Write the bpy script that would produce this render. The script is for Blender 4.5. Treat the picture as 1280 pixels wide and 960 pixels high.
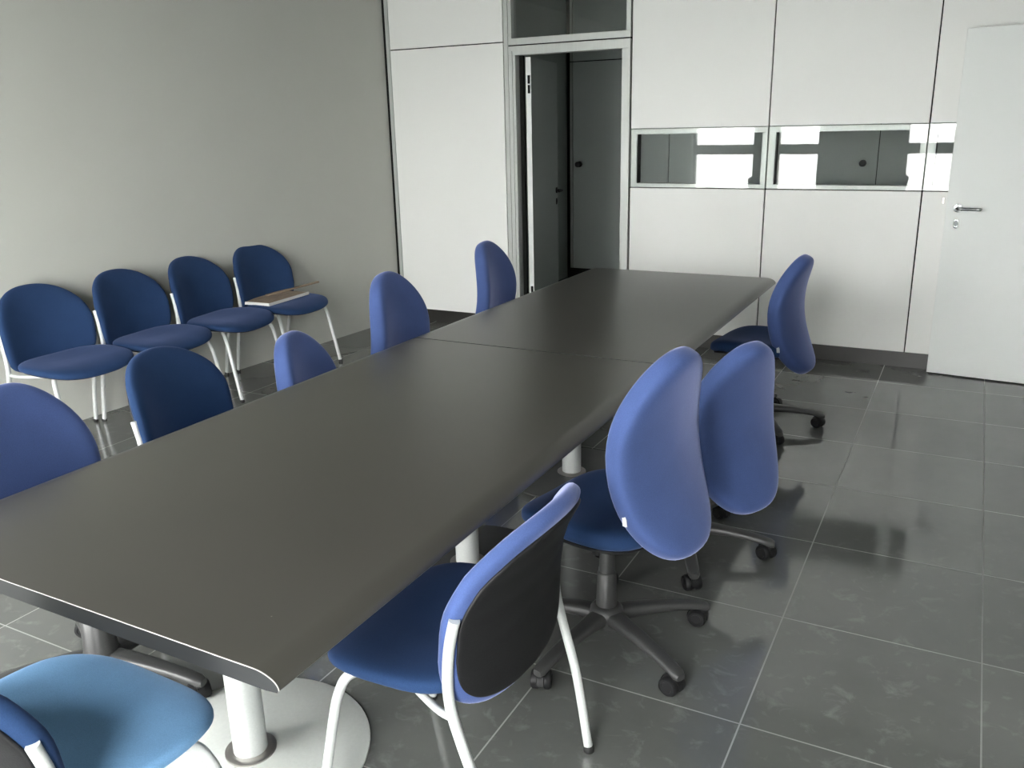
import bpy, math, random
from mathutils import Vector, Matrix, noise

for o in list(bpy.data.objects):
    bpy.data.objects.remove(o, do_unlink=True)
scene = bpy.context.scene
C = scene.collection
PI = math.pi
R = math.radians

# ------------------------------------------------------------------ camera
cam_d = bpy.data.cameras.new('camera')
cam = bpy.data.objects.new('camera', cam_d)
C.objects.link(cam)
YAW, PITCH, ROLL, FPX = R(28.1536), R(16.8768), R(-1.3879), 1076.26
cy, sy, cp, sp = math.cos(YAW), math.sin(YAW), math.cos(PITCH), math.sin(PITCH)
fw = Vector((-sy * cp, cy * cp, -sp)); rt = Vector((cy, sy, 0)); up = rt.cross(fw)
c_, s_ = math.cos(ROLL), math.sin(ROLL)
r2 = c_ * rt + s_ * up; u2 = -s_ * rt + c_ * up
m = Matrix((r2, u2, -fw)).transposed().to_4x4()
m.translation = Vector((0, 0, 1.62))
cam.matrix_world = m
cam_d.sensor_width = 36.0
cam_d.lens = FPX / 1280 * 36.0
cam_d.clip_start = 0.05
scene.camera = cam

# ------------------------------------------------------------------ view + sky
scene.view_settings.view_transform = 'Standard'
scene.view_settings.look = 'None'
scene.view_settings.gamma = 1.0
scene.view_settings.use_curve_mapping = False
scene.view_settings.exposure = 2.2
SKY = 7.0
w = bpy.data.worlds.new('overcast_sky'); scene.world = w
w.use_nodes = True
nt = w.node_tree; nt.nodes.clear()
wo = nt.nodes.new('ShaderNodeOutputWorld'); bg = nt.nodes.new('ShaderNodeBackground')
tc = nt.nodes.new('ShaderNodeTexCoord'); sx = nt.nodes.new('ShaderNodeSeparateXYZ')
cr = nt.nodes.new('ShaderNodeValToRGB'); mp = nt.nodes.new('ShaderNodeMapRange')
mp.inputs[1].default_value = -0.3; mp.inputs[2].default_value = 0.6
nt.links.new(tc.outputs['Generated'], sx.inputs[0]); nt.links.new(sx.outputs[2], mp.inputs[0])
nt.links.new(mp.outputs[0], cr.inputs[0])
cr.color_ramp.elements[0].position = 0.0; cr.color_ramp.elements[0].color = (0.45, 0.455, 0.44, 1)
cr.color_ramp.elements[1].position = 1.0; cr.color_ramp.elements[1].color = (0.96, 0.98, .97, 1)
e = cr.color_ramp.elements.new(0.33); e.color = (0.63, 0.64, 0.62, 1)
e = cr.color_ramp.elements.new(0.37); e.color = (1.0, 1.0, .975, 1)
nt.links.new(cr.outputs[0], bg.inputs[0]); bg.inputs[1].default_value = SKY
nt.links.new(bg.outputs[0], wo.inputs[0])

YW = -0.55          # inner face of the window wall behind the camera
ZC = 2.85           # ceiling
YB = 6.08           # face of the back partition
XR = 0.80           # right wall
FAR = 8.50          # far side of the corridor
def left_x(y): return -4.345 - 0.055 * (YB - y)

# daylight openings in the window wall (x0, x1); the rail divides them
OPEN = [(-3.74, -2.83), (-2.55, -1.95), (-0.90, -0.10)]
ZS, ZT = 0.08, 2.40
def portal(x0, x1, z0, z1, y, ry=0):
    l = bpy.data.lights.new('daylight_portal', 'AREA'); l.shape = 'RECTANGLE'
    l.size = x1 - x0; l.size_y = z1 - z0; l.cycles.is_portal = True
    o = bpy.data.objects.new('daylight_portal', l); C.objects.link(o)
    o.location = ((x0 + x1) / 2, y, (z0 + z1) / 2)
    o.rotation_euler = (R(90), 0, R(ry))
    return o
for a, b in OPEN:
    portal(a, b, ZS, ZT, YW - 0.10, 0 + 180)

# ------------------------------------------------------------------ materials
def mat(name, col, rough=0.5, metal=0.0, spec=0.5, **kw):
    mt = bpy.data.materials.new(name); mt.use_nodes = True
    b = mt.node_tree.nodes['Principled BSDF']
    b.inputs['Base Color'].default_value = (*col, 1)
    b.inputs['Roughness'].default_value = rough
    b.inputs['Metallic'].default_value = metal
    b.inputs['Specular IOR Level'].default_value = spec
    for k, v in kw.items():
        b.inputs[k].default_value = v
    return mt
def N(mt, t): return mt.node_tree.nodes.new(t)
def L(mt, a, b): mt.node_tree.links.new(a, b)
def noisy(mt, scale, amount, col, bump=0.0, detail=4.0, stretch=(1, 1, 1), rough=None):
    b = mt.node_tree.nodes['Principled BSDF']
    t = N(mt, 'ShaderNodeTexCoord'); mpn = N(mt, 'ShaderNodeMapping'); mpn.inputs['Scale'].default_value = stretch
    n = N(mt, 'ShaderNodeTexNoise'); n.inputs['Scale'].default_value = scale; n.inputs['Detail'].default_value = detail
    L(mt, t.outputs['Object'], mpn.inputs[0]); L(mt, mpn.outputs[0], n.inputs['Vector'])
    r = N(mt, 'ShaderNodeValToRGB'); r.color_ramp.elements[0].position = .3; r.color_ramp.elements[1].position = .7
    r.color_ramp.elements[0].color = (*[c * (1 - amount) for c in col], 1)
    r.color_ramp.elements[1].color = (*[min(1, c * (1 + amount)) for c in col], 1)
    L(mt, n.outputs[0], r.inputs[0]); L(mt, r.outputs[0], b.inputs['Base Color'])
    if bump:
        bp = N(mt, 'ShaderNodeBump'); bp.inputs['Strength'].default_value = bump; bp.inputs['Distance'].default_value = 0.002
        L(mt, n.outputs[0], bp.inputs['Height']); L(mt, bp.outputs[0], b.inputs['Normal'])
    if rough:
        mr = N(mt, 'ShaderNodeMapRange'); mr.inputs[3].default_value = rough[0]; mr.inputs[4].default_value = rough[1]
        L(mt, n.outputs[0], mr.inputs[0]); L(mt, mr.outputs[0], b.inputs['Roughness'])
    return mt

PLASTER = noisy(mat('wall_paint', (.54, .545, .505), .85, spec=.2), 3, .012, (.54, .545, .505))
PANEL = noisy(mat('white_panel', (.86, .865, .845), .45, spec=.4), 2, .01, (.86, .865, .845))
ALU = noisy(mat('anodised_aluminium', (.56, .58, .56), .42, metal=.25), 60, .03, (.56, .58, .56), stretch=(1, 1, .05))
DARK = mat('dark_gasket', (.012, .013, .012), .8, spec=.1)
GREYW = noisy(mat('grey_paint', (.42, .43, .42), .8), 3, .02, (.42, .43, .42))
KICK = noisy(mat('dark_plinth', (.024, .023, .021), .4), 8, .15, (.024, .023, .021))
CEIL = noisy(mat('ceiling_white', (.36, .37, .35), .9, spec=.1), 30, .02, (.36, .37, .35))
FACADE = noisy(mat('facade_grey', (.50, .53, .51), .6), 5, .05, (.50, .53, .51))
DOORM = noisy(mat('door_laminate', (.84, .865, .85), .5, spec=.35), 2, .01, (.84, .865, .85))
DOORG = noisy(mat('door_grey_laminate', (.40, .44, .42), .45), 2, .02, (.40, .44, .42))
CHROME = mat('chrome', (.22, .23, .23), .18, metal=1)
BLACKM = noisy(mat('black_plastic', (.011, .011, .012), .5, spec=.3), 300, .2, (.011, .011, .012), bump=.15)
GREYP = noisy(mat('grey_base_plastic', (.045, .045, .045), .38), 250, .1, (.045, .045, .045), bump=.1)
DRUB = mat('rubber', (.012, .012, .012), .7)
SILV = noisy(mat('silver_powder_coat', (.60, .62, .61), .35, metal=.15), 200, .04, (.60, .62, .61))
DISC = noisy(mat('pale_grey_steel', (.70, .72, .69), .45, metal=.0), 120, .03, (.70, .72, .69))
GRAPH = noisy(mat('graphite_steel', (.07, .072, .07), .45), 120, .03, (.07, .072, .07))
COLLAR = mat('brushed_steel', (.42, .40, .38), .3, metal=.8)
TAGM = mat('white_tag', (.8, .82, .84), .5)
WOOD = noisy(mat('brown_wood', (.33, .25, .18), .6), 14, .25, (.33, .25, .18), stretch=(6, 1, 6))
WHITEE = mat('white_edging', (.72, .72, .68), .5)

def fabric(name, col, sheen, tint):
    mt = mat(name, col, .9, spec=.15)
    b = mt.node_tree.nodes['Principled BSDF']
    b.inputs['Sheen Weight'].default_value = sheen
    b.inputs['Sheen Roughness'].default_value = .35
    b.inputs['Sheen Tint'].default_value = (*tint, 1)
    t = N(mt, 'ShaderNodeTexCoord')
    n = N(mt, 'ShaderNodeTexNoise'); n.inputs['Scale'].default_value = 420; n.inputs['Detail'].default_value = 2
    n2 = N(mt, 'ShaderNodeTexNoise'); n2.inputs['Scale'].default_value = 6; n2.inputs['Detail'].default_value = 3
    L(mt, t.outputs['Object'], n.inputs['Vector']); L(mt, t.outputs['Object'], n2.inputs['Vector'])
    ad = N(mt, 'ShaderNodeMath'); ad.operation = 'ADD'
    L(mt, n.outputs[0], ad.inputs[0]); L(mt, n2.outputs[0], ad.inputs[1])
    r = N(mt, 'ShaderNodeValToRGB'); r.color_ramp.elements[0].position = .35; r.color_ramp.elements[1].position = .65
    hv = N(mt, 'ShaderNodeMath'); hv.operation = 'MULTIPLY'; hv.inputs[1].default_value = .5
    L(mt, ad.outputs[0], hv.inputs[0]); L(mt, hv.outputs[0], r.inputs[0])
    r.color_ramp.elements[0].color = (*[c * .88 for c in col], 1); r.color_ramp.elements[1].color = (*[c * 1.12 for c in col], 1)
    L(mt, r.outputs[0], b.inputs['Base Color'])
    bp = N(mt, 'ShaderNodeBump'); bp.inputs['Strength'].default_value = .25; bp.inputs['Distance'].default_value = .0008
    L(mt, n.outputs[0], bp.inputs['Height']); L(mt, bp.outputs[0], b.inputs['Normal'])
    return mt
BLUE = fabric('blue_wool_fabric', (.020, .046, .118), .25, (.45, .55, 1.0))
BLUE3 = fabric('azure_lit_fabric', (.155, .31, .52), .5, (.5, .7, 1.0))  # azure seat, its blue lifted to carry strong light from the near windows
BLUE2 = fabric('blue_pale_fabric', (.062, .098, .25), .9, (.60, .64, 1.0))

# glass: clear sheet with Fresnel reflection, a little green
GLASS = bpy.data.materials.new('clear_glass'); GLASS.use_nodes = True
g = GLASS.node_tree; g.nodes.clear()
go = g.nodes.new('ShaderNodeOutputMaterial'); gm = g.nodes.new('ShaderNodeMixShader')
gt = g.nodes.new('ShaderNodeBsdfTransparent'); gg = g.nodes.new('ShaderNodeBsdfGlossy'); gf = g.nodes.new('ShaderNodeFresnel')
gt.inputs[0].default_value = (.98, .99, .985, 1); gg.inputs['Roughness'].default_value = 0.012
gf.inputs['IOR'].default_value = 1.62
gmul = g.nodes.new('ShaderNodeMath'); gmul.operation = 'MULTIPLY'; gmul.inputs[1].default_value = .65; gmul.use_clamp = True
g.links.new(gf.outputs[0], gmul.inputs[0]); g.links.new(gmul.outputs[0], gm.inputs[0])
g.links.new(gt.outputs[0], gm.inputs[1]); g.links.new(gg.outputs[0], gm.inputs[2]); g.links.new(gm.outputs[0], go.inputs[0])

# floor tiles: 0.6 m dark porcelain, pale grout, dusty smears
FLOOR = mat('porcelain_tiles', (.1, .1, .1), .2)
def make_floor(mt):
    b = mt.node_tree.nodes['Principled BSDF']
    t = N(mt, 'ShaderNodeTexCoord'); s = N(mt, 'ShaderNodeSeparateXYZ'); L(mt, t.outputs['Object'], s.inputs[0])
    def math_(op, a, bb=None, clamp=False):
        n = N(mt, 'ShaderNodeMath'); n.operation = op; n.use_clamp = clamp
        for i, v in enumerate((a, bb)):
            if v is None: continue
            if isinstance(v, (int, float)): n.inputs[i].default_value = v
            else: L(mt, v, n.inputs[i])
        return n.outputs[0]
    def line(src, off, per, hw):
        v = math_('DIVIDE', math_('SUBTRACT', src, off), per)
        fr = math_('FRACT', math_('ADD', v, 100.5))
        d = math_('MULTIPLY', math_('ABSOLUTE', math_('SUBTRACT', fr, .5)), per)
        return math_('LESS_THAN', d, hw), math_('FLOOR', math_('ADD', v, 100.0))
    lx, ix = line(s.outputs[0], -0.413, .595, .0024)
    ly, iy = line(s.outputs[1], 2.07, .600, .0024)
    gr = math_('MAXIMUM', lx, ly)
    wn = N(mt, 'ShaderNodeTexWhiteNoise'); wn.noise_dimensions = '2D'
    cb = N(mt, 'ShaderNodeCombineXYZ'); L(mt, ix, cb.inputs[0]); L(mt, iy, cb.inputs[1]); L(mt, cb.outputs[0], wn.inputs['Vector'])
    n1 = N(mt, 'ShaderNodeTexNoise'); n1.inputs['Scale'].default_value = 2.4; n1.inputs['Detail'].default_value = 6; n1.inputs['Roughness'].default_value = .62
    L(mt, t.outputs['Object'], n1.inputs['Vector'])
    n2 = N(mt, 'ShaderNodeTexNoise'); n2.inputs['Scale'].default_value = 13; n2.inputs['Detail'].default_value = 5; n2.inputs['Roughness'].default_value = .65
    n2.inputs['Distortion'].default_value = .6
    L(mt, t.outputs['Object'], n2.inputs['Vector'])
    cr1 = N(mt, 'ShaderNodeValToRGB'); L(mt, n1.outputs[0], cr1.inputs[0])
    cr1.color_ramp.elements[0].position = .35; cr1.color_ramp.elements[0].color = (.122, .126, .119, 1)
    cr1.color_ramp.elements[1].position = .68; cr1.color_ramp.elements[1].color = (.148, .152, .144, 1)
    cr2 = N(mt, 'ShaderNodeValToRGB'); L(mt, n2.outputs[0], cr2.inputs[0])
    cr2.color_ramp.elements[0].position = .55; cr2.color_ramp.elements[0].color = (0, 0, 0, 1)
    cr2.color_ramp.elements[1].position = .74; cr2.color_ramp.elements[1].color = (1, 1, 1, 1)
    near = N(mt, 'ShaderNodeMapRange'); near.interpolation_type = 'SMOOTHSTEP'
    near.inputs[1].default_value = 4.2; near.inputs[2].default_value = 2.6; L(mt, s.outputs[1], near.inputs[0])
    dust = math_('MULTIPLY', math_('MULTIPLY', cr2.outputs[0], near.outputs[0]), .075)
    mx = N(mt, 'ShaderNodeMix'); mx.data_type = 'RGBA'; mx.blend_type = 'ADD'; mx.inputs[0].default_value = 1.0
    L(mt, cr1.outputs[0], mx.inputs[6]); L(mt, dust, mx.inputs[7])
    var = math_('ADD', math_('MULTIPLY', wn.outputs[0], .14), .93)
    hs = N(mt, 'ShaderNodeHueSaturation'); L(mt, var, hs.inputs['Value']); L(mt, mx.outputs[2], hs.inputs['Color'])
    mg = N(mt, 'ShaderNodeMix'); mg.data_type = 'RGBA'; L(mt, gr, mg.inputs[0]); L(mt, hs.outputs[0], mg.inputs[6])
    mg.inputs[7].default_value = (.30, .30, .285, 1)
    L(mt, mg.outputs[2], b.inputs['Base Color'])
    rr = math_('ADD', math_('MULTIPLY', n1.outputs[0], .06), .055)
    rr = math_('ADD', rr, math_('MULTIPLY', dust, 2.0))
    rr = math_('MAXIMUM', rr, math_('MULTIPLY', gr, .8))
    L(mt, rr, b.inputs['Roughness'])
    b.inputs['Specular IOR Level'].default_value = 1.0
    bp = N(mt, 'ShaderNodeBump'); bp.invert = True; bp.inputs['Strength'].default_value = .35; bp.inputs['Distance'].default_value = .0015
    L(mt, gr, bp.inputs['Height']); L(mt, bp.outputs[0], b.inputs['Normal'])
make_floor(FLOOR)

# black laminate of the table, satin with a few crumbs and scratches
LAM = mat('black_laminate', (.062, .058, .050), .30, spec=.5, IOR=1.72)
def make_lam(mt):
    b = mt.node_tree.nodes['Principled BSDF']
    t = N(mt, 'ShaderNodeTexCoord')
    v = N(mt, 'ShaderNodeTexVoronoi'); v.inputs['Scale'].default_value = 5.5; v.feature = 'F1'
    L(mt, t.outputs['Object'], v.inputs['Vector'])
    ls = N(mt, 'ShaderNodeMath'); ls.operation = 'LESS_THAN'; ls.inputs[1].default_value = .013
    L(mt, v.outputs['Distance'], ls.inputs[0])
    n = N(mt, 'ShaderNodeTexNoise'); n.inputs['Scale'].default_value = 3.0; n.inputs['Detail'].default_value = 1
    L(mt, t.outputs['Object'], n.inputs['Vector'])
    r = N(mt, 'ShaderNodeValToRGB'); L(mt, n.outputs[0], r.inputs[0])
    r.color_ramp.elements[0].position = .0; r.color_ramp.elements[0].color = (.050, .047, .040, 1)
    r.color_ramp.elements[1].position = 1.; r.color_ramp.elements[1].color = (.062, .057, .049, 1)
    mx = N(mt, 'ShaderNodeMix'); mx.data_type = 'RGBA'; L(mt, ls.outputs[0], mx.inputs[0]); L(mt, r.outputs[0], mx.inputs[6])
    mx.inputs[7].default_value = (.22, .21, .19, 1)
    L(mt, mx.outputs[2], b.inputs['Base Color'])
    mr = N(mt, 'ShaderNodeMapRange'); mr.inputs[3].default_value = .285; mr.inputs[4].default_value = .29
    L(mt, n.outputs[0], mr.inputs[0]); L(mt, mr.outputs[0], b.inputs['Roughness'])
make_lam(LAM)
LAME = mat('black_edge_band', (.018, .019, .020), .4)
WORN = mat('worn_pale_edge', (.42, .41, .38), .5)

# ------------------------------------------------------------------ mesh helpers
class MB:
    def __init__(s): s.v = []; s.f = []
    def add(s, vs, fs):
        k = len(s.v); s.v += [tuple(p) for p in vs]; s.f += [tuple(i + k for i in q) for q in fs]; return s
    def box(s, x0, x1, y0, y1, z0, z1):
        vs = [(x, y, z) for x in (x0, x1) for y in (y0, y1) for z in (z0, z1)]
        return s.add(vs, [(0, 1, 3, 2), (4, 6, 7, 5), (0, 4, 5, 1), (2, 3, 7, 6), (0, 2, 6, 4), (1, 5, 7, 3)])
    def prism(s, poly, z0, z1):
        n = len(poly)
        vs = [(x, y, z0) for x, y in poly] + [(x, y, z1) for x, y in poly]
        return s.add(vs, [tuple(range(n))[::-1], tuple(range(n, 2 * n))] + [(i, (i + 1) % n, n + (i + 1) % n, n + i) for i in range(n)])
    def lathe(s, prof, cx=0, cy=0, n=32, M=None):
        vs = []; fs = []
        for r, z in prof:
            for k in range(n):
                a = 2 * PI * k / n; vs.append(Vector((cx + r * math.cos(a), cy + r * math.sin(a), z)))
        for i in range(len(prof) - 1):
            for k in range(n):
                k2 = (k + 1) % n; fs.append((i * n + k, i * n + k2, (i + 1) * n + k2, (i + 1) * n + k))
        fs.append(tuple(range(n))[::-1]); q = (len(prof) - 1) * n; fs.append(tuple(range(q, q + n)))
        if M: vs = [M @ v for v in vs]
        return s.add(vs, fs)
    def loft(s, secs):
        n = len(secs[0]); vs = [p for q in secs for p in q]; fs = []
        for i in range(len(secs) - 1):
            for k in range(n):
                k2 = (k + 1) % n; fs.append((i * n + k, i * n + k2, (i + 1) * n + k2, (i + 1) * n + k))
        fs.append(tuple(range(n))[::-1]); q = (len(secs) - 1) * n; fs.append(tuple(range(q, q + n)))
        return s.add(vs, fs)
    def tube(s, pts, rad, n=12, sub=5):
        P = [Vector(p) for p in pts]; Q = []
        for i in range(len(P) - 1):
            p0 = P[max(i - 1, 0)]; p1 = P[i]; p2 = P[i + 1]; p3 = P[min(i + 2, len(P) - 1)]
            for j in range(sub):
                t = j / sub
                Q.append(.5 * ((2 * p1) + (p2 - p0) * t + (2 * p0 - 5 * p1 + 4 * p2 - p3) * t * t + (3 * p1 - p0 - 3 * p2 + p3) * t ** 3))
        Q.append(P[-1]); secs = []; nrm = None
        for i, q in enumerate(Q):
            d = (Q[min(i + 1, len(Q) - 1)] - Q[max(i - 1, 0)]).normalized()
            if nrm is None:
                nrm = d.cross(Vector((.3, .9, .2))).normalized()
            nrm = (nrm - d * nrm.dot(d)).normalized(); b = d.cross(nrm)
            secs.append([q + rad * (math.cos(2 * PI * k / n) * nrm + math.sin(2 * PI * k / n) * b) for k in range(n)])
        return s.loft(secs)
    def pad(s, out, t, warp, n=56, p=12.0, e=.385, rings=(.0, .12, .24, .36, .48, .6, .7, .78, .85, .9, .94, .965, .982, .993, .998, 1.0), crown=0.0):
        vs = []; fs = []
        def h(r): return t / 2 * max(0, 1 - r ** p) ** e * (1 + crown * (1 - r * r))
        idx = {}
        for sgn in (1, -1):
            for i, r in enumerate(rings):
                if i == len(rings) - 1 and sgn < 0:
                    idx[(sgn, i)] = idx[(1, i)]; continue
                if i == 0:
                    idx[(sgn, 0)] = [len(vs)] * n; vs.append(warp(0, 0, sgn * h(0))); continue
                ids = []
                for k in range(n):
                    u, v = out(2 * PI * k / n)
                    ids.append(len(vs)); vs.append(warp(u * r, v * r, sgn * h(r)))
                idx[(sgn, i)] = ids
            for i in range(len(rings) - 1):
                a = idx[(sgn, i)]; b = idx[(sgn, i + 1)]
                for k in range(n):
                    k2 = (k + 1) % n
                    q = (a[k], b[k], b[k2]) if i == 0 else (a[k], b[k], b[k2], a[k2])
                    fs.append(q if sgn > 0 else q[::-1])
        return s.add(vs, fs)
    def build(s, name, mt, parent=None, smooth=False, bevel=0, seg=2):
        me = bpy.data.meshes.new(name); me.from_pydata(s.v, [], s.f); me.validate(); me.update()
        o = bpy.data.objects.new(name, me); C.objects.link(o)
        for q in (mt if isinstance(mt, (list, tuple)) else [mt]): me.materials.append(q)
        if smooth:
            for q in me.polygons: q.use_smooth = True
            if smooth != 'all':
                try: me.set_sharp_from_angle(angle=R(40))
                except Exception: pass
        if bevel:
            b = o.modifiers.new('bevel', 'BEVEL'); b.width = bevel; b.segments = seg; b.limit_method = 'ANGLE'; b.angle_limit = R(40)
        if parent: o.parent = parent
        return o
def empty(name, loc=(0, 0, 0), rz=0):
    o = bpy.data.objects.new(name, None); C.objects.link(o); o.location = loc; o.rotation_euler = (0, 0, rz)
    o.empty_display_size = .1; return o
def tag(o, label, cat, group=None):
    o['label'] = label; o['category'] = cat
    if group: o['group'] = group
    return o
def struct(o, label=None):
    o['kind'] = 'structure'
    if label: o['label'] = label
    return o
def kids(o): return [c for c in C.objects if c.parent == o]
def copy_tree(o, parent=None):
    c = o.copy(); C.objects.link(c)
    if parent: c.parent = parent
    for ch in kids(o): copy_tree(ch, c)
    return c
def superell(a, b, n):
    def f(t):
        c, s = math.cos(t), math.sin(t)
        return a * math.copysign(abs(c) ** (2 / n), c), b * math.copysign(abs(s) ** (2 / n), s)
    return f
def rrect(cx, cz, w, h, k=3.2, n=16):
    return [(cx + w / 2 * math.copysign(abs(math.cos(a)) ** (2 / k), math.cos(a)), cz + h / 2 * math.copysign(abs(math.sin(a)) ** (2 / k), math.sin(a))) for a in [2 * PI * i / n for i in range(n)]]

# ------------------------------------------------------------------ room shell
struct(MB().box(-6.0, 4.0, YW - .3, FAR + .1, -.05, 0).build('floor', FLOOR), 'dark grey porcelain tile floor with pale grout')
struct(MB().box(-6.0, 4.0, YW - .3, FAR + .1, ZC, ZC + .1).build('ceiling', CEIL))
struct(MB().prism([(left_x(YB), YB), (left_x(YB) - .4, YB), (left_x(YW) - .3, YW - .3), (left_x(YW - .3), YW - .3)], 0, ZC).build('wall_left', PLASTER),
       'plain pale grey wall behind the row of four chairs')

# back partition: dark core, skins both sides, seams between panels
core = MB()
for a, b, z0, z1 in [(-4.36, -3.20, .02, ZC), (-2.252, XR, .02, 1.15), (-2.252, XR, 1.56, ZC)]:
    core.box(a, b, YB + .022, YB + .062, z0, z1)
core.box(-4.5, -4.32, YB + .004, YB + .1, 0, ZC)
wb = struct(core.build('wall_back', DARK), 'back partition of pale panels with a strip of windows')
def panel(x0, x1, z0, z1, name='wall_panel', mt=PANEL):
    MB().box(x0, x1, YB, YB + .02, z0, z1).build(name, mt, wb, bevel=.0015, seg=1)
    MB().box(x0, x1, YB + .064, YB + .084, z0, z1).build(name, DOORG, wb)
panel(-4.325, -4.294, .105, ZC, 'corner_profile', ALU)
panel(-4.288, -3.262, .105, 2.193)
panel(-4.288, -3.262, 2.201, ZC)
panel(-3.255, -3.221, .02, ZC, 'frame_post', ALU)
for a, b in [(-2.238, -1.275), (-1.267, -.306), (-.298, XR)]:
    panel(a, b, .105, 1.146)
    panel(a, b, 1.560, ZC)
bb = MB().box(-4.33, -3.26, YB + .012, YB + .024, 0, .105).box(-2.24, XR, YB + .012, YB + .024, 0, .105)
struct(bb.build('baseboard_back', KICK), 'dark recessed plinth under the back partition')
# strip windows
def strip_window(i, x0, x1, label):
    z0, z1 = 1.152, 1.555; fr = MB()
    t = .045; y0, y1 = YB + .004, YB + .08
    fr.box(x0, x1, y0, y1, z0, z0 + .028).box(x0, x1, y0, y1, z1 - .036, z1)
    fr.box(x0, x0 + t, y0, y1, z0 + .028, z1 - .036).box(x1 - .036, x1, y0, y1, z0 + .028, z1 - .036)
    w_ = struct(fr.build('window_%d' % i, ALU, bevel=.0012, seg=1), label)
    MB().box(x0 + t, x0 + t + .006, YB + .01, YB + .07, z0 + .028, z1 - .036).build('gasket', DARK, w_)
    MB().box(x0 + .001, x1 - .001, YB - .002, YB + .003, z0 + .002, z1 - .002).build('window_pane', GLASS, w_)
strip_window(1, -2.236, -1.275, 'aluminium strip window nearest the doorway')
strip_window(2, -1.267, -.306, 'aluminium strip window between the doorway window and the open door')
strip_window(3, -.298, XR - .02, 'aluminium strip window half hidden by the open door')
# transom light above doorway
tr = MB(); y0, y1 = YB - .004, YB + .08
X0, X1 = -3.215, -2.250
tr.box(X0, X1, y0, y1, 2.172, 2.218).box(X0, X1, y0, y1, 2.70, ZC).box(X0, X0 + .028, y0, y1, 2.218, 2.70).box(X1 - .034, X1, y0, y1, 2.218, 2.70)
t_ = struct(tr.build('window_4', ALU, bevel=.0015, seg=1), 'dark glazed transom above the doorway')
MB().box(X0 + .028, X1 - .034, YB + .03, YB + .036, 2.218, 2.70).build('window_pane', GLASS, t_)
# doorway frame
df = MB()
df.box(X0, X1, YB - .008, YB + .085, 2.100, 2.164).box(X0, -3.158, YB - .008, YB + .085, 0, 2.1).box(-2.312, X1, YB - .008, YB + .085, 0, 2.1)
df.box(-3.19, -3.180, YB - .016, YB - .006, 0, 2.13)
dfo = struct(df.build('door_1', ALU, bevel=.002, seg=2), 'grey metal frame of the doorway in the back partition')
MB().box(X0, X1, YB + .002, YB + .08, 2.162, 2.174).build('shadow_gap', DARK, dfo)
MB().box(-3.160, -3.128, YB + .06, YB + .09, 0, 2.1).build('gasket', DARK, dfo)

# lever handle builder (local: x along lever, y out of leaf)
def lever(parent, loc, rz, dirx, mt=CHROME):
    h = MB()
    Mx = Matrix.Rotation(R(-90), 4, 'X')
    h.lathe([(.024, 0), (.026, .003), (.024, .008), (.010, .009), (.0095, .045)], M=Mx, n=24)
    h.tube([(0, .040, 0), (dirx * .006, .052, 0), (dirx * .03, .056, 0), (dirx * .12, .056, 0), (dirx * .128, .052, 0)], .0095)
    o = h.build('door_handle', mt, parent, smooth=True); o.location = loc; o.rotation_euler = (0, 0, rz)
    k = MB()
    for (rx, rz_, yy) in [(.015, .027, .006)]:
        secs = []
        for s, y in ((1, 0), (1, yy), (.8, yy + .001), (.55, yy), (.5, .002)):
            secs.append([Vector((rx * s * math.copysign(abs(math.cos(a)) ** .8, math.cos(a)), y, rz_ * (s if s > .9 else s * 1.02) * math.copysign(abs(math.sin(a)) ** .8, math.sin(a)) - .095)) for a in [2 * PI * i / 20 for i in range(20)]])
        k.loft(secs)
    e_ = k.build('keyhole_plate', mt, parent, smooth=True); e_.location = loc; e_.rotation_euler = (0, 0, rz)

# leaf of the back doorway, opened away into the corridor
hx, hy = -3.10, YB + .095
ang = math.atan2(.82, -.165)                # direction of the leaf
lf = empty('door_2', (hx, hy, 0), ang); struct(lf, 'grey door leaf standing open into the dark corridor')
MB().box(0, .84, -.020, .020, .01, 2.09).build('door_leaf', DOORG, lf, bevel=.002)
MB().box(-.004, .001, -.020, .020, .01, 2.09).build('leaf_edge', DOORM, lf)
hg = MB()
for z in (1.93, 1.86): hg.lathe([(.007, z - .03), (.009, z - .028), (.009, z + .028), (.007, z + .03)], cx=-.008, cy=-.004, n=12)
for z in (.25, .32): hg.lathe([(.007, z - .03), (.009, z - .028), (.009, z + .028), (.007, z + .03)], cx=-.008, cy=-.004, n=12)
hg.build('hinge', DARK, lf, smooth=True)
lever(lf, (.785, .020, 1.05), 0, -1, BLACKM); lever(lf, (.785, -.020, 1.05), PI, 1, BLACKM)

# right wall with its doorway, and the white leaf opened against the back partition
rw = MB().box(XR, XR + .1, YW - .3, 4.98, 0, ZC).box(XR, XR + .1, 4.98, 5.93, 2.12, ZC).box(XR, XR + .1, 5.93, YB + .085, 0, ZC)
struct(rw.build('wall_right', GREYW))
d3 = MB().box(XR - .01, XR + .11, 4.98, 5.02, 0, 2.12).box(XR - .01, XR + .11, 5.89, 5.93, 0, 2.12).box(XR - .01, XR + .11, 5.02, 5.89, 2.08, 2.12)
struct(d3.build('door_3', ALU, bevel=.002), 'metal frame of the doorway in the right wall')
hx3, hy3 = .775, 5.925
ex, ey = -.152, 6.015
lf3 = empty('door_4', (hx3, hy3, 0), math.atan2(ey - hy3, ex - hx3)); struct(lf3, 'wide white door leaf standing open in front of the back partition')
LW = math.hypot(ex - hx3, ey - hy3)
MB().box(0, LW, -.020, .020, .008, 2.083).build('door_leaf', DOORM, lf3, bevel=.002)
lever(lf3, (LW - .065, .020, 1.058), 0, -1); 
hg = MB()
for z in (.25, 1.05, 1.85): hg.lathe([(.008, z - .04), (.010, z - .038), (.010, z + .038), (.008, z + .04)], cx=-.006, cy=.012, n=12)
hg.build('hinge', CHROME, lf3, smooth=True)
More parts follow.
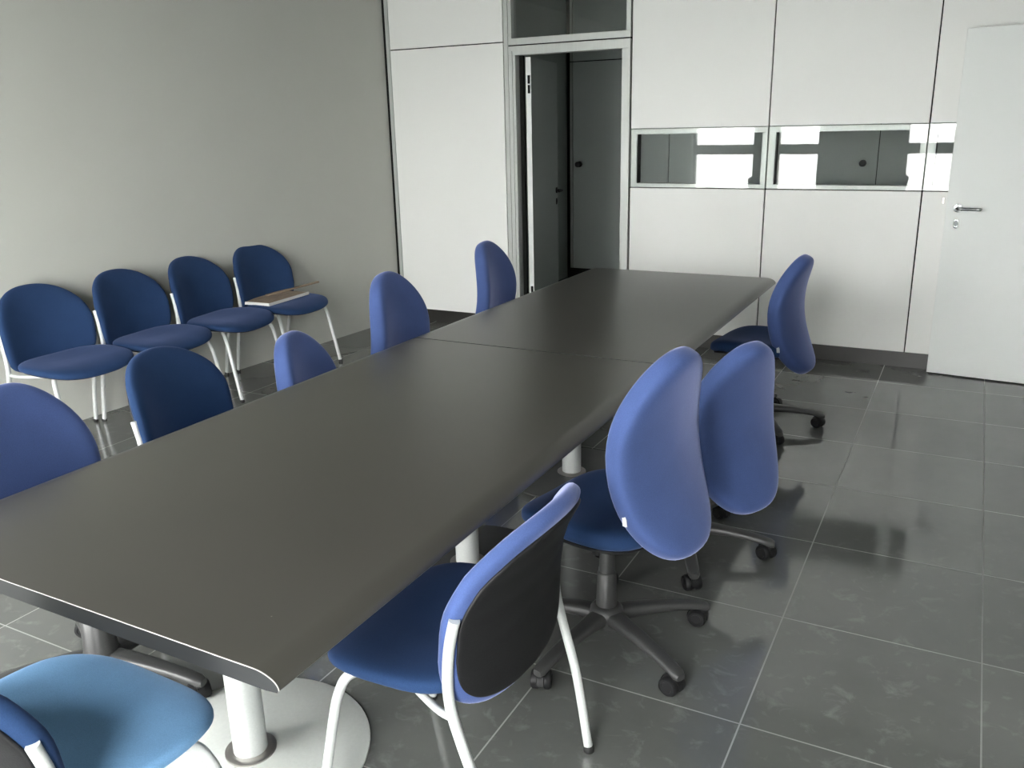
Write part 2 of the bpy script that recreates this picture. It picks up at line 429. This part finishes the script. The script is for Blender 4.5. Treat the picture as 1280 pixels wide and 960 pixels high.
MB().box(-.182, -.170, YB - .006, YB, 1.075, 1.115).build('door_catch', COLLAR, wb, bevel=.001)

# corridor shell
cw = MB().box(-3.94, -3.84, YB + .08, FAR + .12, 0, ZC).box(-4.9, -3.84, YB + .08, YB + .09, 0, ZC)
struct(cw.build('wall_corridor_left', DOORG))
fc = MB().box(-3.84, 3.2, FAR + .02, FAR + .12, 0, ZC)
fw_ = struct(fc.build('wall_corridor_far', DARK), 'dark panelled wall across the corridor')
xs = [-3.80, -3.765, -2.73, -1.77, -.81, .15, 1.1, 2.1, 3.2]
for a, b in zip(xs[:-1], xs[1:]):
    for z0, z1 in ((.105, 2.19), (2.20, ZC)):
        MB().box(a + .004, b - .004, FAR, FAR + .02, z0, z1).build('wall_panel', DOORG, fw_)
def knob(x, z):
    Mx = Matrix.Translation((x, FAR, z)) @ Matrix.Rotation(R(90), 4, 'X')
    MB().lathe([(.03, 0), (.03, .008), (.014, .01), (.014, .035), (.027, .042), (.027, .06), (.015, .066)], M=Mx, n=20).build('door_knob', BLACKM, fw_, smooth=True)
knob(-3.69, 1.19); knob(-.93, 1.20)
hall = MB().box(XR + .1, 3.2, 3.9, 4.0, 0, .5).box(XR + .1, 3.2, 3.9, 4.0, 2.6, ZC).box(XR + .1, 2.0, 3.9, 4.0, .5, 2.6).box(3.1, 3.2, 3.9, 4.0, .5, 2.6).box(3.2, 3.3, 3.9, FAR + .12, 0, ZC).box(1.9, 2.0, 4.0, 6.25, 0, ZC).box(XR + .1, 1.9, 6.15, 6.25, 0, ZC)  # unseen hallway shell, plus stub walls added to keep daylight off the white leaf
struct(hall.build('wall_corridor_right_and_baffle', PLASTER))
portal(2.0, 3.1, .5, 2.6, 3.95, 180)

# window wall behind the camera
ww = MB(); xsol = [-5.2] + [v for ab in OPEN for v in ab] + [XR + .1]
for i in range(0, len(xsol), 2): ww.box(xsol[i], xsol[i + 1], YW - .25, YW, 0, ZC)
for a, b in OPEN:
    ww.box(a, b, YW - .25, YW, 0, ZS).box(a, b, YW - .25, YW, ZT, ZC)
struct(ww.build('wall_front', FACADE))
for i, (a, b) in enumerate(OPEN):
    q = MB(); ya, yb = YW - .16, YW - .08
    q.box(a, b, ya, yb, 1.11, 1.245).box(a, b, ya, yb, ZS, ZS + .05).box(a, b, ya, yb, ZT - .05, ZT)
    q.box(a, a + .04, ya, yb, ZS + .05, ZT - .05).box(b - .04, b, ya, yb, ZS + .05, ZT - .05)
    struct(q.build('window_%d' % (i + 5), FACADE, bevel=.003))

# ------------------------------------------------------------------ tables
def make_table(xl0, xl1, xr0, xr1, ya, yb, cols, label, near=False):
    T = empty('meeting_table', ((xl0 + xr0) / 2, (ya + yb) / 2, 0)); tag(T, label, 'table', 'black tables joined end to end')
    ox, oy = T.location.x, T.location.y
    zt, th = .749, .036
    def section(xl, xr, y):
        pts = [(xl + .075, zt - th), (xr - .075, zt - th)]
        q = []
        K = 9
        q.append((xr - .03, zt - th)); q.append((xr - .004, zt - th + .003))
        for i in range(K + 1):
            a = PI / 2 * i / K
            q.append((xr - .055 + .055 * math.cos(a), zt - .028 + .028 * math.sin(a)))
        for i in range(K + 1):
            a = PI / 2 + PI / 2 * i / K
            q.append((xl + .055 + .055 * math.cos(a), zt - .028 + .028 * math.sin(a)))
        q.append((xl + .004, zt - th + .003)); q.append((xl + .03, zt - th))
        return [Vector((x - ox, y - oy, z)) for x, z in q]
    m_ = MB(); m_.loft([section(xl0, xr0, ya + .002), section(xl1, xr1, yb - .002)][::-1])
    top = m_.build('table_top', LAM, T, smooth=True)
    # edge bands at both ends: follow the section
    for yy, xl, xr, d in ((ya, xl0, xr0, .002), (yb, xl1, xr1, -.002)):
        a = section(xl, xr, yy); b = section(xl, xr, yy + d)
        e_ = MB(); e_.loft([b, a] if d > 0 else [a, b]); e_.build('edge_band', LAME, T)
        n_ = len(a)
        if not (near and d > 0): continue
        s2 = MB()
        P_ = a[2 + 0: n_ - 2]
        s2.tube([(p.x, p.y + (.0010 if d > 0 else -.0010), p.z - .0006) for p in P_], .0013, n=6, sub=1)
        s2.build('worn_edge', WORN, T)
    for ci, (cxx, cyy) in enumerate(cols):
        lg = MB().lathe([(.044, .014), (.045, .016), (.045, .69), (.044, .70)], cx=cxx - ox, cy=cyy - oy, n=40)
        l_ = lg.build('leg', SILV, T, smooth=True)
        MB().lathe([(.068, .010), (.068, .016), (.064, .019), (.046, .019)], cx=cxx - ox, cy=cyy - oy, n=40).build('collar', COLLAR, l_, smooth=True)
        MB().lathe([(.315, 0.0), (.320, .002), (.320, .009), (.317, .0115), (.0, .0125)], cx=cxx - ox, cy=cyy - oy, n=72).build('base_plate', DISC if near and ci == 0 else GRAPH, T, smooth=True)
        MB().box(cxx - ox - .09, cxx - ox + .09, cyy - oy - .09, cyy - oy + .09, .70, .7125).build('mounting_plate', BLACKM, T)
    xm = (cols[0][0]) - ox
    MB().box(xm - .05, xm + .05, cols[0][1] - oy + .1, cols[1][1] - oy - .1, .682, .7125).build('beam', BLACKM, T, bevel=.003)
    return T
make_table(-2.106, -2.090, -.934, -.937, .894, 2.972, [(-1.565, 1.375), (-1.565, 2.53)], 'black rectangular table on pale round base plate in foreground', True)
make_table(-2.090, -2.073, -.937, -.940, 2.978, 4.930, [(-1.565, 3.51), (-1.565, 4.45)], 'far black rectangular table nearest the doorway and back partition')

# ------------------------------------------------------------------ visitor chair
def vis_prof(z):
    pts = [(.37, -.185), (.42, -.195), (.50, -.195), (.58, -.198), (.66, -.210), (.74, -.236), (.80, -.268), (.86, -.306)]
    for (a, ya), (b, yb) in zip(pts[:-1], pts[1:]):
        if z <= b: t = (z - a) / (b - a); return ya + (yb - ya) * t
    return pts[-1][1]
def vis_out(sc=1.0):
    def f(t):
        c, s = math.cos(t), math.sin(t)
        n = 2.3 if s > 0 else 4.2
        u = .264 * math.copysign(abs(c) ** (2 / n), c); v = (.225 if s > 0 else .215) * math.copysign(abs(s) ** (2 / n), s)
        u *= 1 - .07 * max(0, -s) ** 2
        return u * sc, v * sc
    return f
def make_visitor():
    root = empty('visitor_chair')
    # seat
    def so(t):
        c, s = math.cos(t), math.sin(t); n = 3.1 if s > 0 else 2.7
        u = .266 * math.copysign(abs(c) ** (2 / n), c); v = (.246 if s > 0 else .196) * math.copysign(abs(s) ** (2 / n), s)
        return u * (1 + .02 * s), v + .012
    def sw(u, v, w_):
        z = .452 + w_ + .35 * u * u * max(0, (1 - abs(v) * 2)) - 1.3 * max(0, v - .12) ** 2 * 1.0
        z += .012 * max(0, -v / .22) - .06 * max(0, abs(u) - .15)
        return Vector((u, v, z))
    MB().pad(so, .048, sw, p=11).build('seat', BLUE, root, smooth='all')
    def sh(u, v, w_): p = sw(u, v, w_); return Vector((p.x, p.y, p.z - .021))
    def so2(t): a, b = so(t); return a * .93, (b - .012) * .93 + .012
    MB().pad(so2, .016, sh, p=8).build('seat_shell', BLACKM, root, smooth='all')
    # back
    ZB = .622
    def bw(off=0):
        def f(u, v, w_):
            z = ZB + v
            dz = .01; sl = (vis_prof(z + dz) - vis_prof(z - dz)) / (2 * dz)
            k = .90
            ww_ = w_ + off
            y = vis_prof(z) + k * u * u
            nx, ny, nz = -2 * k * u, 1.0, -sl
            q = math.sqrt(nx * nx + 1 + nz * nz)
            return Vector((u + nx / q * ww_, y + ww_ / q, z + nz / q * ww_))
        return f
    MB().pad(vis_out(), .050, bw(), p=13, n=72).build('backrest', BLUE, root, smooth='all')
    MB().pad(vis_out(.915), .012, bw(-.0245), p=30, n=72).build('back_shell', BLACKM, root, smooth='all')
    # frame
    for s in (-1, 1):
        f_ = MB(); f_.tube([(s * .260, -.174, .668), (s * .262, -.159, .60), (s * .262, -.151, .52), (s * .260, -.155, .45), (s * .257, -.175, .37), (s * .251, -.217, .22), (s * .251, -.250, .012)], .0122, n=14)
        l_ = f_.build('leg', SILV, root, smooth=True)
        MB().lathe([(.013, 0), (.0145, .002), (.0145, .014), (.012, .018)], cx=s * .250, cy=-.252, n=16).build('rubber_foot', DRUB, l_, smooth=True)
        f_ = MB(); f_.tube([(s * .14, .085, .424), (s * .20, .125, .424), (s * .222, .150, .412), (s * .232, .168, .375), (s * .238, .188, .30), (s * .250, .246, .012)], .0122, n=14)
        l_ = f_.build('leg', SILV, root, smooth=True)
        MB().lathe([(.013, 0), (.0145, .002), (.0145, .014), (.012, .018)], cx=s * .250, cy=.248, n=16).build('rubber_foot', DRUB, l_, smooth=True)
    f_ = MB()
    for s in (-1, 1): f_.tube([(s * .258, -.158, .43), (s * .235, -.10, .42), (s * .17, .03, .420), (s * .14, .085, .424)], .009)
    f_.tube([(-.14, .085, .424), (0, .085, .424), (.14, .085, .424)], .010)
    f_.build('seat_frame', SILV, root, smooth=True)
    return root

# ------------------------------------------------------------------ swivel chair
def make_swivel():
    root = empty('swivel_chair')
    def so(t):
        c, s = math.cos(t), math.sin(t); n = 3.0
        return .235 * math.copysign(abs(c) ** (2 / n), c) * (1 - .05 * s), .225 * math.copysign(abs(s) ** (2 / n), s) + .02
    def sw(u, v, w_):
        z = .455 + w_ + .45 * u * u - 1.6 * max(0, v - .12) ** 2
        return Vector((u, v, z))
    MB().pad(so, .075, sw, p=8).build('seat', BLUE, root, smooth='all')
    def sh(u, v, w_): p = sw(u, v, w_); return Vector((p.x, p.y, p.z - .036))
    def so2(t): a, b = so(t); return a * .92, (b - .02) * .92 + .02
    MB().pad(so2, .022, sh, p=8).build('seat_shell', BLACKM, root, smooth='all')
    # back: tall, bowed forward at the waist, rounded top
    def bo(t):
        c, s = math.cos(t), math.sin(t)
        n = 2.45 if s > 0 else 2.6
        v = (.315 if s > 0 else .285) * math.copysign(abs(s) ** (2 / n), s)
        u = .218 * math.copysign(abs(c) ** (2 / n), c)
        u *= (1 - .22 * max(0, s) ** 2.0) * (1 - .05 * max(0, -s))
        return u, v
    ZB = .665
    def prof(z):
        d = z - .72
        return -.235 - (.95 * d * d if d > 0 else 1.0 * d * d)
    def bw(u, v, w_):
        z = ZB + v; k = .75
        d = z - .72; sl = -2 * (.95 if d > 0 else 1.0) * d
        nx, ny, nz = -2 * k * u, 1.0, -sl
        q = math.sqrt(nx * nx + 1 + nz * nz)
        return Vector((u + nx / q * w_, prof(z) + k * u * u + w_ / q, z + nz / q * w_))
    bk = MB().pad(bo, .080, bw, p=16, e=.34, n=72).build('backrest', BLUE2, root, smooth='all')
    tg = MB().box(-.008, .008, -.002, .002, -.018, .018).build('care_tag', TAGM, bk)
    u_, v_ = bo(R(180 + 22)); p_ = bw(u_, v_, 0); tg.location = (p_.x - .001, p_.y, p_.z); tg.rotation_euler = (0, R(8), R(70))
    # bar from mechanism to back, adjusting knob
    b_ = MB()
    secs = []
    for (y, z, w_, h_) in [(-.02, .395, .07, .03), (-.16, .39, .06, .024), (-.235, .40, .06, .022), (-.280, .44, .055, .02), (-.275, .50, .05, .014)]:
        secs.append((y, z, w_, h_))
    sec3 = []
    for i, (y, z, w_, h_) in enumerate(secs):
        a = secs[max(i - 1, 0)]; c = secs[min(i + 1, len(secs) - 1)]
        d = Vector((0, c[0] - a[0], c[1] - a[1])).normalized(); nn = Vector((0, -d.z, d.y))
        sec3.append([Vector((px, y, z)) + nn * pz for px, pz in rrect(0, 0, w_, h_)])
    b_.loft(sec3[::-1]); b_.build('back_support', BLACKM, root, smooth=True)
    # mechanism
    mm = MB(); mm.loft([[Vector((x, y, z)) for x, y in rrect(0, 0, a, b)] for a, b, z in ((.09, .11, .365), (.14, .19, .385), (.16, .22, .41), (.16, .22, .415))])
    mc = mm.build('mechanism', BLACKM, root, smooth=True)
    lv = MB().tube([(.06, .04, .395), (.14, .05, .392), (.20, .055, .385), (.235, .055, .378)], .006); lv.tube([(.21, .055, .383), (.25, .055, .375)], .011)
    lv.build('height_lever', BLACKM, root, smooth=True)
    kn = MB().lathe([(.019, 0), (.021, .003), (.021, .020), (.017, .024)], M=Matrix.Translation((-.08, -.05, .40)) @ Matrix.Rotation(R(-90), 4, 'Y'), n=20)
    kn.tube([(-.02, -.05, .40), (-.085, -.05, .40)], .006); kn.build('tilt_knob', BLACKM, root, smooth=True)
    # column
    MB().lathe([(.017, .20), (.0175, .37)], n=24).build('gas_lift', CHROME, root, smooth=True)
    MB().lathe([(.035, .10), (.033, .15), (.030, .245), (.027, .25), (.025, .252), (.024, .325), (.021, .328)], n=28).build('column_cover', GREYP, root, smooth=True)
    # base
    bs = MB()
    bs.lathe([(.030, .060), (.050, .066), (.056, .085), (.054, .115), (.044, .130), (.036, .134)], n=32)
    for k in range(5):
        a = 2 * PI * k / 5; d = Vector((math.cos(a), math.sin(a), 0)); t_ = Vector((-math.sin(a), math.cos(a), 0))
        ss = []
        for r_, z, w_, h_ in ((.02, .096, .066, .052), (.08, .100, .058, .044), (.16, .098, .050, .034), (.24, .090, .044, .027), (.30, .080, .042, .026), (.328, .072, .040, .028), (.342, .068, .028, .020)):
            ss.append([d * r_ + t_ * px + Vector((0, 0, z + pz)) for px, pz in rrect(0, 0, w_, h_, 3.0, 16)])
        bs.loft(ss)
    base = bs.build('star_base', GREYP, root, smooth=True)
    for k in range(5):
        a = 2 * PI * k / 5
        cs = MB()
        cs.lathe([(.010, .045), (.013, .047), (.013, .064)], n=14)
        for s in (-1, 1):
            My = Matrix.Translation((-.014, s * .0065, .025)) @ Matrix.Rotation(R(-90 * s), 4, 'X')
            cs.lathe([(.012, -.001), (.022, .0), (.025, .003), (.025, .013), (.021, .018), (.015, .0185), (.013, .016), (.004, .016)], n=24, M=My)
        hood = []
        for i in range(9):
            b2 = R(-10 + 200 * i / 8)
            hood.append([Vector((-.014 + math.cos(b2) * rr, yy, .025 + math.sin(b2) * rr)) for rr, yy in ((.0285, -.008), (.0285, .008), (.023, .008), (.023, -.008))])
        cs.loft(hood)
        c_o = cs.build('caster', BLACKM, base, smooth=True); c_o.scale = (1.18, 1.18, 1.18)
        c_o.location = (.326 * math.cos(a), .326 * math.sin(a), 0); c_o.rotation_euler = (0, 0, a + 1.1 * (k * 1.7 % 2 - .6))
    return root

def child(o, nm): return [c for c in kids(o) if c.name.split('.')[0] == nm][0]
vis0 = make_visitor(); used_v = [False]
def put_visitor(x, y, rz, label, group=None):
    o = copy_tree(vis0) if used_v[0] else vis0; used_v[0] = True
    o.location = (x, y, 0); o.rotation_euler = (0, 0, R(rz))
    tag(o, label, 'chair', group); return o
sw0 = make_swivel(); used_s = [False]
def put_swivel(x, y, rz, phase, label, group=None, dz=0, dy=0, sz=0):
    o = copy_tree(sw0) if used_s[0] else sw0
    used_s[0] = True
    o.location = (x, y, 0); o.rotation_euler = (0, 0, R(rz))
    child(o, 'star_base').rotation_euler = (0, 0, R(phase - rz)); child(o, 'star_base').scale = (1.04, 1.04, 1.0)
    child(o, 'backrest').location = (0, dy, dz); child(o, 'back_support').location = (0, dy, 0)
    tag(o, label, 'office chair', group); return o

G1 = 'blue visitor chairs along the left wall'
put_visitor(-4.165, 2.82, -90, 'blue visitor chair against the wall, leftmost of the row', G1)
put_visitor(-4.15, 3.37, -84, 'blue visitor chair against the wall, second from the left', G1)
put_visitor(-4.155, 3.91, -82, 'blue visitor chair against the wall, beside the one holding a board', G1)
put_visitor(-4.165, 4.46, -90, 'blue visitor chair against the wall with a wooden board on its seat', G1)
c3 = put_visitor(-1.000, 1.535, 90, 'blue visitor chair with black back shell and silver legs, right foreground')
q_ = child(c3, 'backrest'); q_.data = q_.data.copy(); q_.data.materials[0] = BLUE2  # paler swivel-chair blue stands in for window light on this back's rim
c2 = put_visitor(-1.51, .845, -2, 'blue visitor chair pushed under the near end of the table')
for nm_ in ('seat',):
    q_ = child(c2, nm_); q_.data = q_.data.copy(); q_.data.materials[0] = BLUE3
put_visitor(-2.36, 2.15, -77, 'blue visitor chair on the left side of the table, silver leg showing')
G2 = 'blue swivel chairs around the tables'
put_swivel(-.90, 2.29, 78, 41, 'blue swivel chair beside the foreground visitor chair, back turned to the floor', G2, dz=.03, dy=.05)
put_swivel(-.875, 3.01, 66, 7, 'blue swivel chair in the middle of the right side, behind the nearest swivel chair', G2, dz=-.10)
put_swivel(-.93, 4.57, 84, 14, 'blue swivel chair seen side-on at the far right corner of the table', G2, dz=-.04, dy=.085)
c1 = put_swivel(-2.19, 1.41, -86, 11, 'blue swivel chair at left edge of photo, its star base under the near table', G2, dz=-.05, dy=.06)
child(c1, 'column_cover').scale = (1.45, 1.45, 1.0)
bpy.data.objects.remove(child(c1, 'height_lever'))
put_swivel(-2.14, 2.66, -77, 30, 'low blue swivel chair mostly hidden behind the left table edge', G2, dz=-.16)
put_swivel(-2.13, 3.28, -88, 10, 'blue swivel chair on the left side with dark knob, before the white corner', G2, dz=-.02)
put_swivel(-2.22, 4.40, -86, 50, 'blue swivel chair at the far left, beside the open doorway', G2, dz=-.02)

# ------------------------------------------------------------------ board and strip on the last wall chair
bd = empty('wooden_board', (-4.235, 4.445, .486), R(4)); tag(bd, 'brown wooden board with white edges lying on the last wall chair', 'board')
MB().box(-.125, .125, -.21, .21, 0, .017).build('board_panel', WOOD, bd, bevel=.001)
ed = MB().box(.125, .133, -.216, .216, -.001, .018).box(-.133, .133, -.222, -.21, -.001, .018)
ed.build('white_edge', WHITEE, bd, bevel=.001)
st = MB().box(-.012, .012, -.26, .26, 0, .012).build('wooden_strip', WOOD, bevel=.001)
st.location = (-4.29, 4.70, .5055); st.rotation_euler = (R(1), 0, R(-3)); tag(st, 'thin brown wooden strip lying across the board on the chair', 'strip')
